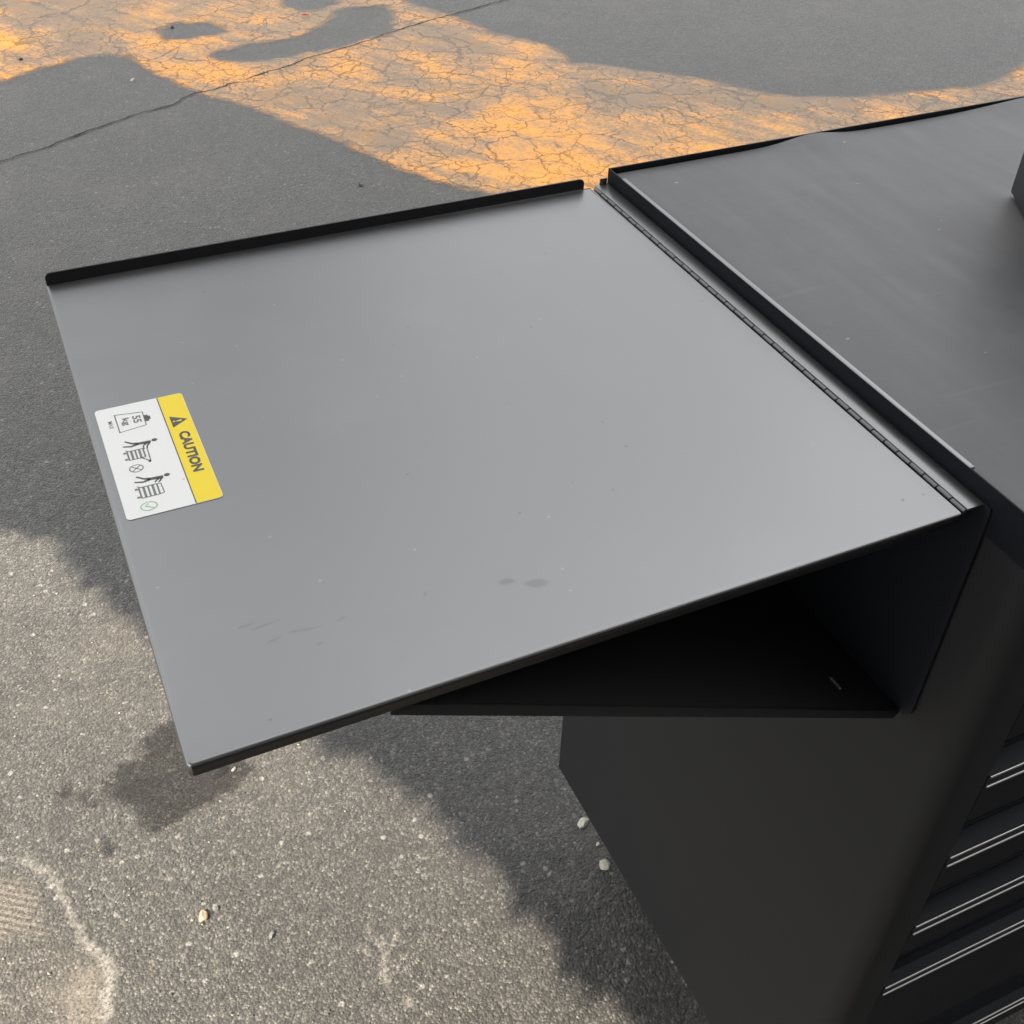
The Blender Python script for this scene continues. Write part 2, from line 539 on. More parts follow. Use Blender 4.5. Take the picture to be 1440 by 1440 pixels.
def stroke_poly(pts, w):
    """Outline of a thick polyline."""
    pts = [Vector((*p, 0)) for p in pts]
    L, R = [], []
    for i, p in enumerate(pts):
        d = (pts[min(i + 1, len(pts) - 1)] - pts[max(i - 1, 0)]).normalized()
        n = Vector((-d.y, d.x, 0))
        ww = w[i] if isinstance(w, (list, tuple)) else w
        L.append((p + n * ww)[:2]); R.append((p - n * ww)[:2])
    return [tuple(q) for q in L + R[::-1]]

g = bpy.data.meshes.new('ground')
gs = 400
g.from_pydata([(-gs, -gs, 0), (gs, -gs, 0), (gs, gs, 0), (-gs, gs, 0)], [], [(0, 1, 2, 3)])
g.materials.append(M['asphalt'])
tag(link(bpy.data.objects.new('ground', g)), kind='structure')

PAINT = [(-0.57, 3.95), (-0.424, 4.017), (-0.321, 4.082), (-0.215, 4.135), (-0.135, 4.169), (-0.032, 4.171), (0.033, 4.131), (0.066, 4.0), (0.132, 3.823), (0.184, 3.694), (0.235, 3.611), (0.31, 3.513), (0.374, 3.401), (0.402, 3.312), (0.468, 3.204), (0.528, 3.088), (0.578, 2.956), (0.629, 2.833), (0.684, 2.729), (0.746, 2.651), (0.835, 2.532), (0.917, 2.408), (1.181, 2.279), (1.691, 2.286), (2.334, 2.385), (3.222, 2.564), (4.3, 3.35), (4.05, 3.52), (3.265, 2.901), (3.031, 2.783), (2.877, 2.754), (2.604, 2.804), (2.417, 2.83), (2.251, 2.892), (2.138, 2.95), (2.059, 3.039), (1.979, 3.184), (1.888, 3.258), (1.788, 3.351), (1.686, 3.445), (1.582, 3.508), (1.607, 3.582), (1.607, 3.65), (1.564, 3.753), (1.487, 3.853), (1.434, 3.945), (1.395, 4.071), (1.354, 4.202), (1.298, 4.301), (1.258, 4.407), (1.263, 4.585), (1.324, 5.099), (-0.6, 5.724)]
H1 = [(0.346, 4.056), (0.353, 3.988), (0.453, 3.935), (0.537, 3.936), (0.605, 3.935), (0.689, 3.963), (0.817, 3.975), (0.934, 4.037), (1.051, 4.066), (1.139, 4.309), (1.131, 4.381), (1.021, 4.4), (0.938, 4.381), (0.874, 4.269), (0.792, 4.197), (0.708, 4.119), (0.609, 4.112), (0.465, 4.096), (0.375, 4.078)]
H2 = [(0.843, 4.91), (0.768, 4.613), (0.764, 4.523), (0.806, 4.448), (0.9, 4.444), (0.964, 4.502), (1.082, 4.826)]
H3 = [(0.186, 4.417), (0.283, 4.464), (0.427, 4.421), (0.466, 4.288), (0.387, 4.254), (0.281, 4.249), (0.199, 4.288)]
sheet_from_sdf('road_marking', [PAINT], [(H1, 0), (H2, 0), (H3, .02)], .003, .016, .05, M['paint'])

CRACK = [(-0.95, 3.15), (-0.743, 3.224), (-0.494, 3.332), (-0.359, 3.395), (-0.191, 3.494), (-0.015, 3.576), (0.102, 3.62), (0.153, 3.663), (0.191, 3.691), (0.256, 3.703), (0.341, 3.737), (0.552, 3.834), (0.712, 3.912), (0.874, 3.971), (1.016, 4.043), (1.161, 4.109), (1.382, 4.192), (1.611, 4.271), (1.854, 4.354), (2.298, 4.518)]
def wander(pts, step, amp, seed):
    out = []
    for a, b in zip(pts[:-1], pts[1:]):
        a, b = Vector(a), Vector(b)
        n = max(1, int((b - a).length / step))
        nn = Vector((-(b - a).y, (b - a).x)).normalized()
        for i in range(n):
            p = a.lerp(b, i / n)
            k = mnoise.noise(Vector((p.x * 22, p.y * 22, seed))) + .5 * mnoise.noise(Vector((p.x * 60, p.y * 60, seed)))
            out.append(tuple(p + nn * amp * k))
    return out + [tuple(pts[-1])]
cr = wander(CRACK, .012, .010, 3.3)
cw = [  .0038 + .0030 * mnoise.noise(Vector((i * .15, 5, 0))) for i in range(len(cr))]
def ribbon(name, pts, ws, z, mat):
    V, F, E = [], [], []
    for i, p in enumerate(pts):
        p = Vector(p); d = (Vector(pts[min(i + 1, len(pts) - 1)]) - Vector(pts[max(i - 1, 0)])).normalized()
        n = Vector((-d.y, d.x)); w = ws[i]
        for k in (-1.6, -.8, 0, .8, 1.6):
            q = p + n * w * k
            V.append((q.x, q.y, z)); E.append(w * (1 - abs(k)))
    for i in range(len(pts) - 1):
        for k in range(4):
            F.append((i * 5 + k, i * 5 + k + 1, i * 5 + k + 6, i * 5 + k + 5))
    o = from_data(name, V, F, mat)
    at = o.data.attributes.new('edge', 'FLOAT', 'POINT'); at.data.foreach_set('value', E)
    return tag(o, kind='structure')
ribbon('asphalt_crack', cr, cw, .0038, M['crack'])

WET = [(-0.51, 0.926), (-0.541, 0.898), (-0.571, 0.884), (-0.59, 0.867), (-0.592, 0.841), (-0.582, 0.822), (-0.554, 0.796), (-0.549, 0.766), (-0.537, 0.745), (-0.511, 0.74), (-0.48, 0.75), (-0.441, 0.761), (-0.409, 0.776), (-0.366, 0.787), (-0.356, 0.805), (-0.369, 0.823), (-0.369, 0.913), (-0.441, 0.961), (-0.496, 0.952)]
def blob(c, r, n=12, sy=1.0):
    return [(c[0] + r * math.cos(a) * (1 + .25 * math.sin(3 * a + c[0] * 90)), c[1] + r * sy * math.sin(a)) for a in [2 * math.pi * i / n for i in range(n)]]
sheet_from_sdf('wet_stain', [WET, blob((-.651, .87), .012), blob((-.62, .853), .017), blob((-.613, .829), .010), blob((-.605, .745), .013, sy=1.3), blob((-.667, .788), .006)], [], .0045, .006, .03, M['wet'])
ARC = [(-0.80, 0.80), (-0.748, 0.787), (-0.735, 0.781), (-0.712, 0.766), (-0.697, 0.747), (-0.684, 0.719), (-0.675, 0.685), (-0.671, 0.655), (-0.662, 0.63), (-0.654, 0.595), (-0.635, 0.567), (-0.634, 0.534), (-0.642, 0.509), (-0.65, 0.476)]
sheet_from_sdf('chalk_scuff', [stroke_poly(ARC, [.005, .005, .005, .007, .008, .007, .006, .006, .006, .008, .011, .013, .013, .010])] +
               [stroke_poly(s, .004) for s in ([(-.29, .465), (-.285, .44), (-.279, .42)], [(-.273, .426), (-.285, .41), (-.292, .393), (-.295, .37)], [(-.258, .45), (-.262, .43)], [(-.301, .445), (-.306, .42), (-.304, .40)], [(-.270, .345), (-.283, .335)])],
               [], .005, .004, .012, M['chalk'])
sheet_from_sdf('tread_print', [[(-0.791, 0.79), (-0.754, 0.767), (-0.729, 0.754), (-0.707, 0.729), (-0.699, 0.704), (-0.699, 0.676), (-0.692, 0.647), (-0.701, 0.627), (-0.75, 0.643), (-0.803, 0.647)]], [], .004, .006, .02, M['tread'])
sheet_from_sdf('dust_patch', [[(-0.696, 0.598), (-0.673, 0.578), (-0.651, 0.576), (-0.627, 0.566), (-0.633, 0.514), (-0.644, 0.463), (-0.726, 0.44), (-0.715, 0.52), (-0.717, 0.556), (-0.699, 0.551), (-0.686, 0.576)]],
               [], .0042, .006, .03, M['dust'])

# ------------------------------------------------------------------ the tree whose crown shades the yard
BND = [(-2.2, 3.9), (-1.25, 2.35), (-0.742, 1.692), (-0.669, 1.608), (-0.595, 1.546), (-0.547, 1.503), (-0.52, 1.413), (-0.493, 1.337), (-0.457, 1.25), (-0.422, 1.167), (-0.34, 1.02), (-0.213, 0.821), (-0.18, 0.775), (-0.147, 0.729), (-0.122, 0.666), (-0.096, 0.611), (-0.066, 0.514), (-0.04, 0.42), (-0.034, 0.36), (-0.02, 0.287), (0.017, 0.223), (0.045, 0.158), (.3, -.4), (.9, -1.5)]
NA = Vector((SUN_AZ.x, SUN_AZ.y)); LA = Vector((-SUN_AZ.y, SUN_AZ.x)) * -1     # across the shade edge / along it
bl = np.array([(Vector(p).dot(LA), Vector(p).dot(NA)) for p in BND])
bl = bl[np.argsort(bl[:, 0])]
def make_tree():
    # crown: leaves filling an ellipsoid, cut so its shadow follows the traced shade edge
    root = empty('shade_tree', (SUN_AZ.x * 6.6 - LA.x * 3.0, SUN_AZ.y * 6.6 - LA.y * 3.0, 0),
                 'broad dense green tree standing out of frame, shading the parking lot', 'tree')
    base = Vector(root.location)
    cN, cH, cL = 4.7, 7.9, -4.3
    N = 175000
    u = rng.uniform(-1, 1, (N * 3, 3))
    u = u[(np.abs(u) ** 2.6).sum(1) < 1][:N]
    n_, l_, h_ = cN + u[:, 0] * 3.6, cL + u[:, 1] * 9.0, cH + u[:, 2] * 3.2
    off = n_ - h_ / math.tan(math.radians(SUN_EL))             # where the leaf's shade falls, across the edge
    lim = np.interp(l_, bl[:, 0], bl[:, 1]) - .10 - rng.uniform(0, .05, len(l_))
    k = off < lim
    n_, l_, h_ = n_[k], l_[k], h_[k]
    # fringe of low leaves added to sharpen the shade edge on the ground
    lf = rng.uniform(-6.5, 2.2, 34000); hf = rng.uniform(2.7, 3.5, 34000)
    of = np.interp(lf, bl[:, 0], bl[:, 1]) + .012 - np.abs(rng.normal(0, .30, 34000)) - .03 * np.sin(lf * 23) ** 2 * rng.uniform(0, 1, 34000)
    nf = of + hf / math.tan(math.radians(SUN_EL))
    nb = len(n_)
    n_, l_, h_ = np.concatenate([n_, nf]), np.concatenate([l_, lf]), np.concatenate([h_, hf])
    c = np.stack([n_ * NA.x + l_ * LA.x, n_ * NA.y + l_ * LA.y, h_], 1) - np.array(base)
    m = len(c)
    a = rng.normal(size=(m, 3)); a /= np.linalg.norm(a, axis=1)[:, None]
    b = rng.normal(size=(m, 3)); b -= (a * b).sum(1)[:, None] * a; b /= np.linalg.norm(b, axis=1)[:, None]
    s = rng.uniform(.06, .09, (m, 1)); s[nb:] *= .5
    V = np.stack([c - a * s * 1.3, c + b * s * .8, c + a * s * 1.3, c - b * s * .8], 1).reshape(-1, 3)
    me = bpy.data.meshes.new('crown')
    me.vertices.add(m * 4); me.vertices.foreach_set('co', V.ravel())
    me.loops.add(m * 4); me.loops.foreach_set('vertex_index', np.arange(m * 4))
    me.polygons.add(m); me.polygons.foreach_set('loop_start', np.arange(m) * 4)
    me.update(calc_edges=True)
    me.materials.append(M['leaf'])
    link(bpy.data.objects.new('crown', me), root)
    bm = bmesh.new()
    pts = [Vector((0, 0, -.1)), Vector((.05, .05, 2.5)), Vector((.0, .12, 5.2)), Vector((.1, .05, 8.5))]
    rr = [.36, .27, .22, .10]
    for i in range(3): add_cyl(bm, pts[i], pts[i + 1], rr[i], rr[i + 1], 12, False)
    from_bm('trunk', bm, M['bark'], root, True)
    for i in range(7):
        bm = bmesh.new()
        a = i * 2.4
        p0 = pts[2] + Vector((0, 0, -.3 + .45 * i))
        d = Vector((NA.x * math.cos(a) * .8 + LA.x * math.sin(a) * 1.5, NA.y * math.cos(a) * .8 + LA.y * math.sin(a) * 1.5, 0))
        p1 = p0 + d * 1.1 + Vector((0, 0, 1.3)); p2 = p1 + d * .9 + Vector((0, 0, 1.1))
        add_cyl(bm, p0, p1, .11, .07, 8, False); add_cyl(bm, p1, p2, .07, .03, 8, False)
        from_bm('limb', bm, M['bark'], root, True)
make_tree()

# ------------------------------------------------------------------ unseen building added to block front sky and darken reflections
def make_added_building():
    root = empty('added_building', (3.0, -7.0, 0), 'flat roofed grey brown building added out of view to darken reflections', 'building')
    W, y1, H = 7.5, 3.6, 4.6
    m_w = mat_stone('rough_stucco', (.20, .18, .16)); m_d = mat_flat('dark_window_glass', (.02, .022, .025), .08); m_f = mat_flat('window_frame_paint', (.12, .12, .12), .4)
    op = [(-5.5, -3.0), (-1.6, .9), (2.6, 5.1)]
    bm = bmesh.new()
    xs = [-W] + [v for p in op for v in p] + [W]
    for a, b in zip(xs[0::2], xs[1::2]): add_box(bm, (a, y1 - .3, 0), (b, y1, H))
    for a, b in op:
        add_box(bm, (a, y1 - .3, 2.6), (b, y1, H)); add_box(bm, (a, y1 - .3, 0), (b, y1, .7))
    add_box(bm, (-W, -4, 0), (-W + .3, y1 - .3, H)); add_box(bm, (W - .3, -4, 0), (W, y1 - .3, H)); add_box(bm, (-W, -4.3, 0), (W, -4, H))
    from_bm('wall', bm, m_w, root)
    bm = bmesh.new(); add_box(bm, (-W - .1, -4.4, H), (W + .1, y1 + .1, H + .25)); from_bm('roof', bm, m_f, root)
    for a, b in op:
        bm = bmesh.new()
        for p in ((a, a + .08), (b - .08, b), ((a + b) / 2 - .04, (a + b) / 2 + .04)): add_box(bm, (p[0], y1 - .22, .78), (p[1], y1 - .12, 2.52))
        add_box(bm, (a, y1 - .22, .70), (b, y1 - .12, .78)); add_box(bm, (a, y1 - .22, 2.52), (b, y1 - .12, 2.60))
        w = from_bm('window', bm, m_f, root)
        bm = bmesh.new(); add_box(bm, (a + .01, y1 - .18, .72), (b - .01, y1 - .165, 2.58)); from_bm('pane', bm, m_d, w)
make_added_building()

# ------------------------------------------------------------------ tool cabinet
XS = .0235            # left side panel
YF = -.0475           # front of the corner post
YB = .505
ZB = .16
XR = 1.36
cab = empty('tool_cabinet', (0.7, .23, 0), 'black rolling tool cabinet with drawers and its side shelf folded out', 'tool cabinet')
bpy.context.view_layer.update()
INV = Matrix.Translation(-Vector(cab.location))
def cpart(name, bm, mat, smooth=False, autosmooth=None, parent=None):
    bmesh.ops.transform(bm, matrix=INV, verts=bm.verts[:])
    o = from_bm(name, bm, mat, parent or cab, smooth, autosmooth)
    return o

# body shell: rounded corner posts, side panels, back
r = .0165
def arc(cx, cy, r, a0, a1, n=8):
    return [(cx + r * math.cos(math.radians(a0 + (a1 - a0) * i / n)), cy + r * math.sin(math.radians(a0 + (a1 - a0) * i / n))) for i in range(n + 1)]
bm = bmesh.new()
prof = [(XS, YB), ] + arc(XS + r, YF + r, r, 180, 270) + [(XS + r + .002, YF), (XS + r + .002, YF + .02), (XS + .02, YF + .02), (XS + .02, YB)]
add_prism(bm, prof, 'z', ZB, ZS - .012)
cpart('side_panel', bm, M['side'], True, 25)
bm = bmesh.new()
prof = [(XR, YB)] + [(XR - XS + XR * 0 - (x - XR), y) for x, y in []]
prof = [(XR, YB), (XR - .02, YB), (XR - .02, YF + .02), (XR - r - .002, YF + .02), (XR - r - .002, YF)] + arc(XR - r, YF + r, r, 270, 360)
add_prism(bm, prof, 'z', ZB, ZS - .012)
cpart('side_panel', bm, M['side'], True, 25)
bm = bmesh.new(); add_box(bm, (XS + .02, YB - .012, ZB), (XR - .02, YB - .001, ZS - .012)); cpart('back_panel', bm, M['powder'])
bm = bmesh.new(); add_box(bm, (XS + .02, YF + .02, ZB + .002), (XR - .02, YB - .012, ZB + .02)); cpart('floor_panel', bm, M['powder'])

# front frame: stiles and rails with openings for the drawers
FY = YF + .0035
GAPS = [-.012, -.227, -.437, -.647, -.857, -1.07, -1.507, -1.752]     # tops of the drawers, in units of D below the shelf
TRIM = [-.095, -.305, -.521, -.743, -.964, -1.191, -1.693]             # their pull trims
X0, X1 = .0825, .83
bm = bmesh.new()
xl = XS + r + .002
for a, b in ((xl, X0 - .0012), (X1 + .0012, X1 + .035), (XR - .06, XR - r - .002)):
    add_box(bm, (a, FY, ZB), (b, FY + .012, ZS - .012))
add_box(bm, (X0 - .0012, FY + .0005, ZB), (X1 + .0012, FY + .0115, ZS + GAPS[-1] * D - .002))
add_box(bm, (X1 + .035, FY + .0005, ZB), (XR - .06, FY + .0115, ZS + GAPS[-1] * D - .002))
cpart('front_frame', bm, M['side'])
bm = bmesh.new(); add_box(bm, (X0 - .03, FY + .030, ZB + .02), (XR - .04, FY + .033, ZS - .013)); cpart('inner_panel', bm, M['powder'])

def make_drawer(xa, xb, zt, zl, zb):
    """Drawer front: a scooped finger recess below the top gap, a double-edged pull trim, then the flush lower face."""
    zt -= .0045
    f = FY + .0002
    h = zt - zl
    prof = [(f + .028, zt), (f + .0015, zt), (f + .0008, zt - .002), (f + .0065, zt - .0045), (f + .0125, zt - h * .35), (f + .0150, zt - h * .62),
            (f + .0135, zt - h * .84), (f + .0085, zl + .0035), (f + .0012, zl + .0012), (f - .0012, zl), (f - .0005, zl - .006), (f - .0016, zl - .0125), (f, zl - .0155),
            (f, zb + .0015), (f + .002, zb), (f + .028, zb)]
    bm = bmesh.new()
    add_prism(bm, prof, 'x', xa, xb)
    d = cpart('drawer', bm, M['dull'], True, 28)
    for dy, z in ((-.0014, zl), (-.0020, zl - .0118)):
        bm = bmesh.new()
        add_cyl(bm, (xa + .0004, f + dy, z), (xb - .0004, f + dy, z), .0012, n=10)
        cpart('drawer_pull', bm, M['trim'], True, 40, parent=d)
    return d
for a, l, b in zip(GAPS[:-1], TRIM, GAPS[1:]):
    make_drawer(X0, X1, ZS + min(a * D, -.0125), ZS + l * D, ZS + b * D)
    make_drawer(X1 + .0362, XR - .0612, ZS + min(a * D, -.0125), ZS + l * D, ZS + b * D)

# top tray: deck, rims with folded hems
RX = .0205
RT = ZS + .0122
bm = bmesh.new(); add_box(bm, (RX + .0014, YF, ZS - .0115), (XR + .003, YB - .004, ZS + .0035)); cpart('top_deck', bm, M['powder'])
bm = bmesh.new()
add_box(bm, (RX, YF - .002, ZS - .022), (RX + .0012, YB - .002, RT), 0)
cpart('tray_rim', bm, M['dull'])
bm = bmesh.new()
add_box(bm, (RX + .0002, .0215, RT - .010), (RX + .0047, .4785, RT + .0004), .0009, 3)
cpart('rim_hem', bm, M['shelf'], True, 35)
bm = bmesh.new()
add_box(bm, (RX, YB - .0035, ZS - .022), (XR + .003, YB - .0022, RT + .0004), 0)
cpart('tray_rim', bm, M['powder'])
bm = bmesh.new()
add_box(bm, (RX + .0014, YF - .002, ZS - .022), (XR + .003, YF - .0008, ZS + .0045), 0)
cpart('tray_rim', bm, M['powder'])
bm = bmesh.new()
add_box(bm, (XR + .003, YF - .002, ZS - .022), (XR + .0042, YB - .002, RT), 0)
cpart('tray_rim', bm, M['powder'])

# mounting plate on the cabinet side, fixed hinge strip
bm = bmesh.new()
pz = ZS - .208
prof = [(-.0055, ZS - .0035), (-.0045, ZS - .0012), (-.002, ZS - .0004), (.5, ZS - .0004), (.5, pz + .03)] + \
       [(.5 - .03 + .03 * math.cos(a), pz + .03 - .03 * math.sin(a)) for a in (math.pi / 8, math.pi / 4, 3 * math.pi / 8, math.pi / 2)] + \
       [(.012, pz), (-.001, pz + .003), (-.0055, pz + .010)]
add_prism(bm, prof, 'x', RX - .0022, RX - .0003)
bmesh.ops.bevel(bm, geom=[e for e in bm.edges if all(abs(v.co.y + .0055) < .0012 or v.co.z > ZS - .004 for v in e.verts) and abs(e.verts[0].co.x - e.verts[1].co.x) < 1e-5 and e.verts[0].co.x < RX - .001],
                offset=.0005, segments=2, affect='EDGES', profile=.5)
cpart('mounting_plate', bm, M['dull'], True, 30)
bm = bmesh.new()
add_box(bm, (.0048, .0008, ZS - .0016), (RX - .0024, .4985, ZS), .0004, 2)
add_box(bm, (.0105, .4990, ZS - .0016), (RX - .0026, .5004, ZS + .0052), .0004, 2)
cpart('hinge_strip', bm, M['shelf'], True, 35)
hinge_root = None
bm = bmesh.new(); add_cyl(bm, (.0032, .0005, ZS - .0021), (.0032, .4955, ZS - .0021), .0010, n=8)
pin = cpart('piano_hinge', bm, M['powder'], True, 40)
kn = 38
kl = .4945 / kn
bm = bmesh.new(); add_cyl(bm, (0, .0006, 0), (0, kl - .0005, 0), .0019, n=12)
kme = bpy.data.meshes.new('hinge_knuckle'); bm.to_mesh(kme); bm.free()
kme.materials.append(M['knuckle'])
kme.polygons.foreach_set('use_smooth', [True] * len(kme.polygons)); kme.set_sharp_from_angle(angle=math.radians(40))
k0 = bpy.data.objects.new('hinge_knuckle', kme)
for i in range(kn):
    k = k0 if i == 0 else k0.copy()
    link(k, pin)
    k.location = INV @ Vector((.0032 + (.00025 if i % 2 else 0), .0005 + i * kl, ZS - .0021 + (.0002 if i % 2 else 0)))

# fold-out shelf
SX0, SX1, SY0, SY1 = -.4795, -.0016, -.0012, .4955
def shelf_mesh():
    rb, drop, th = .0021, .0084, .0013
    rings = []
    for k in range(6):
        a = math.pi / 2 * k / 5
        rings.append((rb * math.sin(a), rb * (1 - math.cos(a))))
    rings.append((rb, drop))
    rings.insert(0, (-.0015, 0))
    V, F = [], []
    rc = .0035                                             # small radius at the two outer corners
    def outline(o):
        pts = []
        x0, y0, x1, y1 = SX0 + rb - o, SY0 + rb - o, SX1, SY1
        n = 5
        for i in range(n + 1):                             # near-left corner
            a = math.pi + math.pi / 2 * i / n
            q = .0012 + (o + .0015) * .55
            pts.append((x0 + q + q * math.cos(a), y0 + q + q * math.sin(a)))
        pts += [(x1, y0), (x1, y1), (x0, y1)]
        return pts
    m = len(outline(0))
    for o, d in rings:
        V += [(x, y, ZS - d) for x, y in outline(o)]
    nr = len(rings)
    F.append(list(range(m)))
    for k in range(nr - 1):
        for i in range(m):
            j = (i + 1) % m
            F.append([k * m + i, (k + 1) * m + i, (k + 1) * m + j, k * m + j])
    bm = bmesh.new()
    vs = [bm.verts.new(v) for v in V]
    for f in F: bm.faces.new([vs[i] for i in f])
    bmesh.ops.recalc_face_normals(bm, faces=bm.faces[:])
    return bm
shelf = cpart('side_shelf', shelf_mesh(), M['shelf'], True, 30)
shelf.data.materials.append(M['powder'])  # same paint; front lip takes a darker copy in place of its dark reflection
for p in shelf.data.polygons:
    if p.normal.y < -.93 and abs(p.normal.z) < .3: p.material_index = 1
sol = shelf.modifiers.new('thickness', 'SOLIDIFY'); sol.thickness = .0012; sol.offset = -1 if True else 1
bm = bmesh.new()
h = .0098
xa, xb = SX0 + .0005, SX1 - .0065
prof = [(xa, ZS - .006), (xb, ZS - .006)] + [(xb - .0045 + .0045 * math.cos(a), ZS + h - .0045 + .0045 * math.sin(a)) for a in [math.pi / 2 * i / 5 for i in range(6)]] + \
       [(xa + .0045 - .0045 * math.sin(a), ZS + h - .0045 + .0045 * math.cos(a)) for a in [math.pi / 2 * i / 5 for i in range(6)]]
add_prism(bm, prof, 'y', SY1 + .0002, SY1 + .0016)
cpart('back_lip', bm, M['powder'], parent=shelf)  # same paint as the shelf, darker copy paints in the lip's shade

# folding support panel under the shelf
bm = bmesh.new()
A = Vector((RX - .0022, 0, pz + .004)); B = Vector((-.372, 0, ZS - .0095))
dv = (B - A); L = dv.length; ux = dv.normalized(); uz = Vector((-ux.z, 0, ux.x)) * (1 if ux.x > 0 else -1)
if uz.z < 0: uz = -uz
sy0, sy1 = .0025, .488
mt = Matrix(((ux.x, 0, uz.x, A.x), (0, 1, 0, 0), (ux.z, 0, uz.z, A.z), (0, 0, 0, 1)))
add_box(bm, (0, sy0 + .0022, -.0013), (L, sy1 - .0022, 0), mtx=mt)
add_box(bm, (.002, sy0, -.0078), (L, sy0 + .0020, .0001), .0006, 2, mtx=mt)
add_box(bm, (.002, sy1 - .0020, -.0078), (L, sy1, .0001), .0006, 2, mtx=mt)
sup = cpart('support_panel', bm, M['side'], True, 35)
bm = bmesh.new()
q = mt @ Vector((.055, .028, .0008))
add_box(bm, (.050, .024, 0), (.0525, .036, .0014), .0005, 2, mtx=mt)
cpart('slot_tab', bm, M['steel'], parent=sup)

# casters under the cabinet
def make_caster(x, y, yaw):
    rt = Matrix.Translation((x, y, 0)) @ Matrix.Rotation(yaw, 4, 'Z')
    bm = bmesh.new()
    add_box(bm, (-.04, -.04, ZB - .006), (.04, .04, ZB), .002, 1, mtx=rt)
    for s in (-1, 1):
        add_box(bm, (-.022, s * .026 - .002, .055), (.03, s * .026 + .002, ZB - .006), mtx=rt)
    o = cpart('caster', bm, M['steel'])
    bm = bmesh.new()
    add_cyl(bm, rt @ Vector((0, -.02, .0635)), rt @ Vector((0, .02, .0635)), .0625, n=28)
    cpart('wheel', bm, M['tyre'], True, 40, parent=o)
for x, y, a in ((.165, .07, .4), (.165, .40, -.7), (XR - .13, .07, 0), (XR - .13, .40, .2)):
    make_caster(x, y, a)

# ------------------------------------------------------------------ caution label (flat print on the shelf)
lab_z = ZS + .00025
def lab(u, v, dz=0.0):
    return (-.47275 + v / 1000, .31075 - u / 1000, lab_z + dz)
def rounded_rect(u0, v0, u1, v1, r, corners=(1, 1, 1, 1), n=4):
    out = []
    for (cu, cv, a0, on) in ((u0 + r, v0 + r, 180, corners[0]), (u1 - r, v0 + r, 270, corners[1]), (u1 - r, v1 - r, 0, corners[2]), (u0 + r, v1 - r, 90, corners[3])):
        if on:
            out += [(cu + r * math.cos(math.radians(a0 + 90 * i / n)), cv + r * math.sin(math.radians(a0 + 90 * i / n))) for i in range(n + 1)]
        else:
            out.append((cu + (-r if a0 in (180, 90) else r), cv + (-r if a0 in (180, 270) else r)))
    return out
def flat_poly(bm, pts, dz, th=.00012):
    top = [bm.verts.new(lab(u, v, dz + th)) for u, v in pts]
    bot = [bm.verts.new(lab(u, v, dz)) for u, v in pts]
    f = bm.faces.new(top)
    for i in range(len(pts)):
        j = (i + 1) % len(pts)
        bm.faces.new((top[i], top[j], bot[j], bot[i]))
    return f
def uv_stroke(bm, pts, w, dz):
    ws = w if isinstance(w, (list, tuple)) else [w] * len(pts)
    pv = [Vector(p) for p in pts]
    L, R = [], []
    for i, p in enumerate(pv):
        d = (pv[min(i + 1, len(pv) - 1)] - pv[max(i - 1, 0)]).normalized()
        n = Vector((-d.y, d.x))
        L.append(p + n * ws[i] / 2); R.append(p - n * ws[i] / 2)
    for i in range(len(pv) - 1):
        q = [L[i], L[i + 1], R[i + 1], R[i]]
        bm.faces.new([bm.verts.new(lab(a.x, a.y, dz)) for a in q])
def uv_ring(bm, c, ru, rv, w, dz, n=28):
    pts = [(c[0] + ru * math.cos(2 * math.pi * i / n), c[1] + rv * math.sin(2 * math.pi * i / n)) for i in range(n)]
    inn = [(c[0] + (ru - w) * math.cos(2 * math.pi * i / n), c[1] + (rv - w) * math.sin(2 * math.pi * i / n)) for i in range(n)]
    for i in range(n):
        j = (i + 1) % n
        bm.faces.new([bm.verts.new(lab(*p, dz)) for p in (pts[i], pts[j], inn[j], inn[i])])
def uv_disc(bm, c, ru, rv, dz, n=16):
    bm.faces.new([bm.verts.new(lab(c[0] + ru * math.cos(2 * math.pi * i / n), c[1] + rv * math.sin(2 * math.pi * i / n), dz)) for i in range(n)])
def uv_text(bm, s, u0, v0, u1, v1, dz, bold=0.0):
    cu = bpy.data.curves.new('t', 'FONT'); cu.body = s; cu.size = 1; cu.offset = bold; cu.resolution_u = 3
    o = bpy.data.objects.new('t', cu); COL.objects.link(o)
    bpy.context.view_layer.update()
    me = bpy.data.meshes.new_from_object(o.evaluated_get(bpy.context.evaluated_depsgraph_get()))
    bpy.data.objects.remove(o)
    co = np.array([v.co[:2] for v in me.vertices]); lo, hi = co.min(0), co.max(0)
    vs = [bm.verts.new(lab(u0 + (x - lo[0]) / (hi[0] - lo[0]) * (u1 - u0), v0 + (y - lo[1]) / (hi[1] - lo[1]) * (v1 - v0), dz)) for x, y in co]
    for p in me.polygons:
        try: bm.faces.new([vs[i] for i in p.vertices])
        except ValueError: pass
    bpy.data.meshes.remove(me)

def print_part(name, bm, mat, parent):
    bmesh.ops.transform(bm, matrix=INV, verts=bm.verts[:])
    for f in bm.faces:
        f.normal_update()
        if f.normal.z < -.2: f.normal_flip()
    me = bpy.data.meshes.new(name); bm.to_mesh(me); bm.free(); me.materials.append(mat)
    return link(bpy.data.objects.new(name, me), parent)

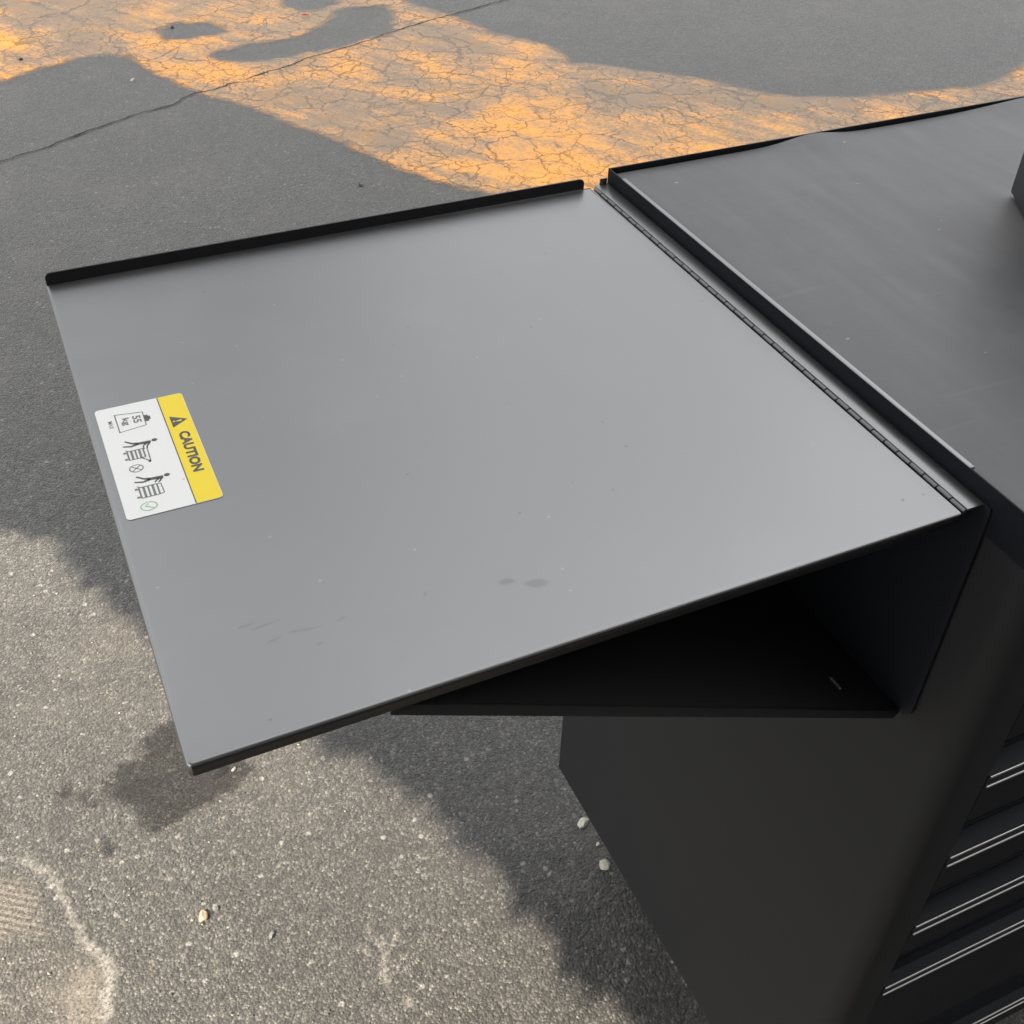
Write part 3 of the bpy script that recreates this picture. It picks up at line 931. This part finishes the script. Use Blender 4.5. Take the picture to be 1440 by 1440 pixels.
bm = bmesh.new(); flat_poly(bm, rounded_rect(0, 0, 120.5, 58, 2.6), 0)
label = print_part('caution_label', bm, M['white'], cab)
P1 = .00020
bm = bmesh.new(); flat_poly(bm, rounded_rect(.3, 41.4, 120.2, 57.7, 2.4, (0, 0, 1, 1)), .00014, .00006)
print_part('yellow_band', bm, M['yellow'], label)
P2 = .00024
bm = bmesh.new()
uv_text(bm, 'CAUTION', 44.6, 46.2, 89.8, 53.4, P2, .05)
tri_o = [(25.0, 44.6), (38.4, 44.6), (31.7, 55.4)]
bm.faces.new([bm.verts.new(lab(*p, P2)) for p in tri_o])
uv_stroke(bm, [(.3, 41.3), (120.2, 41.3)], .7, P2)
print_part('warning_lettering', bm, M['ink'], label)
bm = bmesh.new()
bm.faces.new([bm.verts.new(lab(*p, P2 + .00003)) for p in ((30.9, 51.5), (32.5, 51.5), (32.2, 48.0), (31.2, 48.0))])
uv_disc(bm, (31.7, 46.5), .8, .8, P2 + .00003, 8)
print_part('exclamation_mark', bm, M['yellow'], label)

P3 = .00019
bm = bmesh.new()
# weight: a tapering load with a handle, 55 kg on it
uv_stroke(bm, [(9.7, 11.5), (12.6, 29.4)], .7, P3); uv_stroke(bm, [(30.4, 11.6), (28.2, 29.0)], .7, P3)
uv_stroke(bm, [(9.4, 11.6), (30.7, 11.6)], .8, P3); uv_stroke(bm, [(12.3, 29.3), (28.4, 29.0)], .7, P3)
uv_text(bm, '55', 15.2, 21.8, 23.6, 27.2, P3, .03); uv_text(bm, 'kg', 15.4, 14.2, 24.0, 19.8, P3, .03)
print_part('weight_pictogram', bm, M['lightink'], label)
# the two loaded carts
def cart(u0, v0, u1, v1, tray):
    n = 5
    uv_stroke(bm, [(u0, v0 + 1), (u0, v1)], .8, P3); uv_stroke(bm, [(u1, v0 + 1), (u1, v1)], .8, P3)
    for i in range(n):
        v = v0 + 1 + (v1 - v0 - 1) * i / (n - 1)
        uv_stroke(bm, [(u0, v), (u1, v)], 1.1 if i % 2 == 0 else 1.5, P3)
    for u in (u0 + 1.2, u1 - 1.4): uv_disc(bm, (u, v0 - .6), 1.1, 1.1, P3, 10)
    uv_stroke(bm, [(u0 - .4, v0 + 1.6), (u0 - 1.6, v0 + .2)], .8, P3)
    if tray:
        uv_stroke(bm, [(u0 + 2, v1 + 2.6), (u1 + 5.6, v1 + 2.2)], .8, P3)
        uv_stroke(bm, [(u1, v1 - 2.5), (u1 + 5.2, v1 + 2.0)], .9, P3)
        uv_disc(bm, (u1 + 5.4, v1 + 1.6), 1.3, 1.0, P3, 8)
    else:
        uv_stroke(bm, [(u0 + .4, v1 + 2.4), (u1 - .8, v1 + 2.8)], .7, P3)
        uv_stroke(bm, [(u0, v1), (u0 + .4, v1 + 2.4)], .7, P3); uv_stroke(bm, [(u1, v1), (u1 - .8, v1 + 2.8)], .7, P3)
bm = bmesh.new(); cart(53.0, 11.0, 62.5, 22.0, True); print_part('cart_pictogram', bm, M['lightink'], label)
bm = bmesh.new(); cart(92.3, 11.0, 103.0, 23.0, False); print_part('cart_pictogram', bm, M['lightink'], label)
bm = bmesh.new()
def person_sign(du, lean):
    uv_disc(bm, (46.6 + du, 30.6), 1.6, 1.9, P3 + .00001, 14)
    uv_stroke(bm, [(47.2 + du, 28.2), (47.4 + du, 25), (46.8 + du, 19.4)], [2.2, 3.0, 2.4], P3 + .00001)
    uv_stroke(bm, [(46.6 + du, 20.0), (45.2 + du, 16.4), (41.6 + du, 12.6)], [2.2, 1.6, 1.2], P3 + .00001)
    uv_stroke(bm, [(47.2 + du, 20.0), (48.4 + du, 15.6), (46.8 + du, 10.6)], [2.2, 1.6, 1.2], P3 + .00001)
    uv_stroke(bm, [(48.2 + du, 27.2), (51.4 + du, 25.2), (52.6 + du + lean, 24.4)], [1.6, 1.1, .9], P3 + .00001)
    uv_stroke(bm, [(48.0 + du, 25.6), (50.4 + du, 22.8), (52.2 + du + lean, 22.6)], [1.4, 1.0, .8], P3 + .00001)
person_sign(0, 2.0); print_part('person_pictogram', bm, M['ink'], label)
bm = bmesh.new(); person_sign(39.2, -.6); print_part('person_pictogram', bm, M['ink'], label)
bm = bmesh.new()
uv_stroke(bm, [(16.8, 30.6), (24.2, 30.6)], 2.4, P3); uv_stroke(bm, [(18.4, 32.4), (22.6, 32.4)], 1.4, P3)
print_part('weight_handle', bm, M['ink'], label)
bm = bmesh.new()
uv_ring(bm, (72.2, 14.4), 4.0, 4.5, .7, P3)
uv_stroke(bm, [(69.9, 11.9), (74.5, 16.9)], .7, P3); uv_stroke(bm, [(74.5, 11.9), (69.9, 16.9)], .7, P3)
print_part('cross_symbol', bm, M['lightink'], label)
bm = bmesh.new(); uv_text(bm, 'MAX', 15.6, 6.2, 24.4, 9.2, P3, .01); print_part('small_lettering', bm, M['lightink'], label)
bm = bmesh.new()
uv_ring(bm, (111.9, 14.5), 4.4, 5.2, .8, P3)
uv_stroke(bm, [(109.4, 14.6), (111.4, 12.4), (114.6, 17.2)], .9, P3)
print_part('tick_symbol', bm, M['greenink'], label)
bm = bmesh.new(); uv_disc(bm, (94.1, 39.3), .7, .7, P3, 8); print_part('red_fleck', bm, M['redink'], label)

# ------------------------------------------------------------------ rubber mat on the cabinet top
def make_mat():
    nx, ny = 110, 56
    x0, x1, y0, y1 = RX + .0050, XR - .004, YF - .0005, YB - .006
    V, F = [], []
    for layer, th in ((0, .0), (1, -.0032)):
        for j in range(ny + 1):
            for i in range(nx + 1):
                x = x0 + (x1 - x0) * i / nx; y = y0 + (y1 - y0) * j / ny
                z = ZS + .0078
                b = max(0, 1 - (y1 - y) / .055) ** 2              # the back edge curls up and down
                wave = .5 + .5 * math.cos((x - .215) * 2 * math.pi / .40)
                ww = math.exp(-((x - .245) / .035) ** 2) + math.exp(-((x - .56) / .10) ** 2) + .9 * math.exp(-((x - .95) / .12) ** 2)
                z += b * .0056 * min(1, ww)
                z += .0007 * mnoise.noise(Vector((x * 7, y * 7, 1.3)))
                V.append((x, y, z + th))
    W = nx + 1; O = W * (ny + 1)
    for j in range(ny):
        for i in range(nx):
            a = j * W + i
            F.append((a, a + 1, a + W + 1, a + W)); F.append((O + a, O + a + W, O + a + W + 1, O + a + 1))
    def side(ids):
        for a, b in zip(ids[:-1], ids[1:]): F.append((b, a, O + a, O + b))
    side(list(range(W))); side([j * W + nx for j in range(ny + 1)]); side([ny * W + i for i in range(nx, -1, -1)]); side([j * W for j in range(ny, -1, -1)])
    o = from_data('rubber_mat', V, F, M['rubber'], None, True)
    o.data.set_sharp_from_angle(angle=math.radians(40))
    return tag(o, 'scuffed black rubber mat lying in the tray on top of the cabinet', 'mat')
make_mat()

# black case standing on the mat at the right edge
case = empty('tool_case', (.342, .329, ZS + .0085), 'black hard case standing on the cabinet mat at the right edge', 'case')
ex = Vector((.87, -.5, 0)).normalized(); ey = Vector((-.5, -.87, 0)).normalized()
mtc = Matrix(((ex.x, ey.x, 0, 0), (ex.y, ey.y, 0, 0), (0, 0, 1, 0), (0, 0, 0, 1)))
bm = bmesh.new(); add_box(bm, (0, 0, 0.001), (.30, .16, .085), .004, 3, mtx=mtc); from_bm('body', bm, M['black'], case, True, 35)
bm = bmesh.new(); add_box(bm, (-.001, -.001, .0865), (.301, .161, .135), .006, 3, mtx=mtc); from_bm('lid', bm, M['black'], case, True, 35)
bm = bmesh.new()
for a in (.10, .19): add_box(bm, (a, .16, .10), (a + .012, .185, .112), .002, 1, mtx=mtc)
add_box(bm, (.10, .185, .098), (.202, .198, .114), .004, 2, mtx=mtc); from_bm('handle', bm, M['black'], case, True, 35)

# ------------------------------------------------------------------ loose stones and bits on the asphalt
def pebble(name, x, y, sx, sy, sz, rz, mat, label, cat, seed, group=None):
    bm = bmesh.new()
    bmesh.ops.create_icosphere(bm, subdivisions=3, radius=1)
    rs = random.Random(seed)
    cuts = [(Vector((rs.gauss(0, 1), rs.gauss(0, 1), rs.gauss(0, 1))).normalized(), rs.uniform(.55, .85)) for _ in range(9)]
    for v in bm.verts:
        for n_, d_ in cuts:                                     # broken faces
            e_ = v.co.dot(n_) - d_
            if e_ > 0: v.co -= n_ * e_
    for v in bm.verts:
        k = 1.12 + .22 * mnoise.noise(v.co * 1.3 + Vector((seed, seed * 2, 0))) + .10 * mnoise.noise(v.co * 3.1 + Vector((0, seed, 5)))
        v.co = Vector((v.co.x * sx * k, v.co.y * sy * k, v.co.z * sz * k))
    o = from_bm(name, bm, mat, None, True, 28)
    o.location = (x, y, sz * .62); o.rotation_euler = (.1, .05, rz)
    return tag(o, label, cat, group)
S_tan = mat_stone('tan_stone', (.33, .245, .165)); S_grey = mat_stone('grey_stone', (.13, .135, .135)); S_white = mat_stone('pale_stone', (.42, .41, .34))
S_dark = mat_stone('dark_bit', (.03, .03, .03)); S_red = mat_stone('red_bit', (.30, .06, .05))
pebble('pebble', -.498, .577, .0055, .0115, .005, -.35, S_tan, 'tan oblong pebble alone on the sunlit asphalt at lower left', 'pebble', 1)
pebble('pebble', -.4795, .582, .0042, .004, .0034, .3, S_grey, 'small grey pebble just right of the tan oblong one', 'pebble', 2)
pebble('pebble', -.417, .51, .0052, .0042, .004, .8, S_grey, 'grey pebble on the sunlit asphalt nearest the pale scuffs', 'pebble', 3)
pebble('pebble', .071, .4965, .0088, .0075, .0065, .2, S_white, 'pale pebble at the cabinet side, farther of the two', 'pebble', 4)
pebble('pebble', .067, .4185, .0100, .0080, .0065, -.3, S_white, 'larger pale pebble under the cabinet side, nearer of the two', 'pebble', 5)
pebble('pebble', .075, .455, .0035, .003, .003, 0, S_white, 'tiny pale chip between the two pale pebbles', 'pebble', 6)
pebble('leaf_scrap', -.416, .814, .016, .007, .0022, .5, S_dark, 'thin black scrap in the wet patch under the shelf corner', 'scrap', 7)
pebble('glint_chip', -.396, .811, .0045, .003, .003, .8, mat_flat('glint_white', (.85, .85, .84), .15), 'bright chip painting the highlight of the black scrap on the wet patch', 'chip', 8)  # pale piece standing in for the highlight on the black scrap
pebble('pebble', .012, 3.89, .010, .008, .006, .4, S_white, 'white pebble on the grey asphalt below the orange corner', 'pebble', 9)
pebble('bark_bit', -.327, 4.24, .009, .008, .006, .4, S_dark, 'dark crumb on the orange paint at far left', 'crumb', 10)
pebble('bark_bit', .26, 4.408, .008, .007, .006, .4, S_dark, 'dark crumb beside the small bare patch in the paint', 'crumb', 11)
pebble('leaf_scrap', .798, 4.382, .020, .009, .004, -.5, S_red, 'small dark red scrap lying on the orange paint', 'scrap', 12)
pebble('bark_bit', .486, 2.774, .006, .009, .004, .1, S_dark, 'dark crumb on the grey asphalt behind the shelf lip', 'crumb', 13)

# grit: loose angular grains lying in the texture of the near asphalt, past counting
def make_grit():
    n = 5200
    P = np.stack([rng.uniform(-1.0, .25, n), rng.uniform(.1, 2.1, n)], 1)
    base = np.array([(1, 0, 0), (-.9, .2, 0), (.1, 1, .1), (-.2, -.9, 0), (.1, .1, .9), (0, 0, -.6)])
    tri = np.array([(0, 2, 4), (2, 1, 4), (1, 3, 4), (3, 0, 4), (2, 0, 5), (1, 2, 5), (3, 1, 5), (0, 3, 5)])
    sz = .0009 + .0016 * rng.random(n) ** 3
    V = np.zeros((n, 6, 3))
    for i in range(n):
        b = base * rng.uniform(.6, 1.3, (6, 3)) * sz[i]
        a = rng.uniform(0, 6.28); c, s_ = math.cos(a), math.sin(a)
        V[i] = np.stack([b[:, 0] * c - b[:, 1] * s_ + P[i, 0], b[:, 0] * s_ + b[:, 1] * c + P[i, 1], b[:, 2] + sz[i] * .35 + .001], 1)
    F = (np.arange(n)[:, None, None] * 6 + tri[None]).reshape(-1, 3)
    t = NT('grit_stone')
    r = t.n('ShaderNodeNewGeometry').outputs['Random Per Island']
    ra = t.n('ShaderNodeValToRGB'); t.l(r, ra.inputs[0])
    e = ra.color_ramp.elements
    e[0].color = (.03, .03, .029, 1); e[1].color = (.34, .32, .28, 1)
    q = e.new(.6); q.color = (.10, .096, .088, 1); q = e.new(.9); q.color = (.19, .175, .15, 1)
    m = t.done(t.bsdf(ra.outputs[0], .6))
    o = from_data('loose_grit', V.reshape(-1, 3).tolist(), F.tolist(), m)
    tag(o, 'loose grit and fine stone crumbs scattered over the near asphalt', 'grit', kind='stuff')
make_grit()
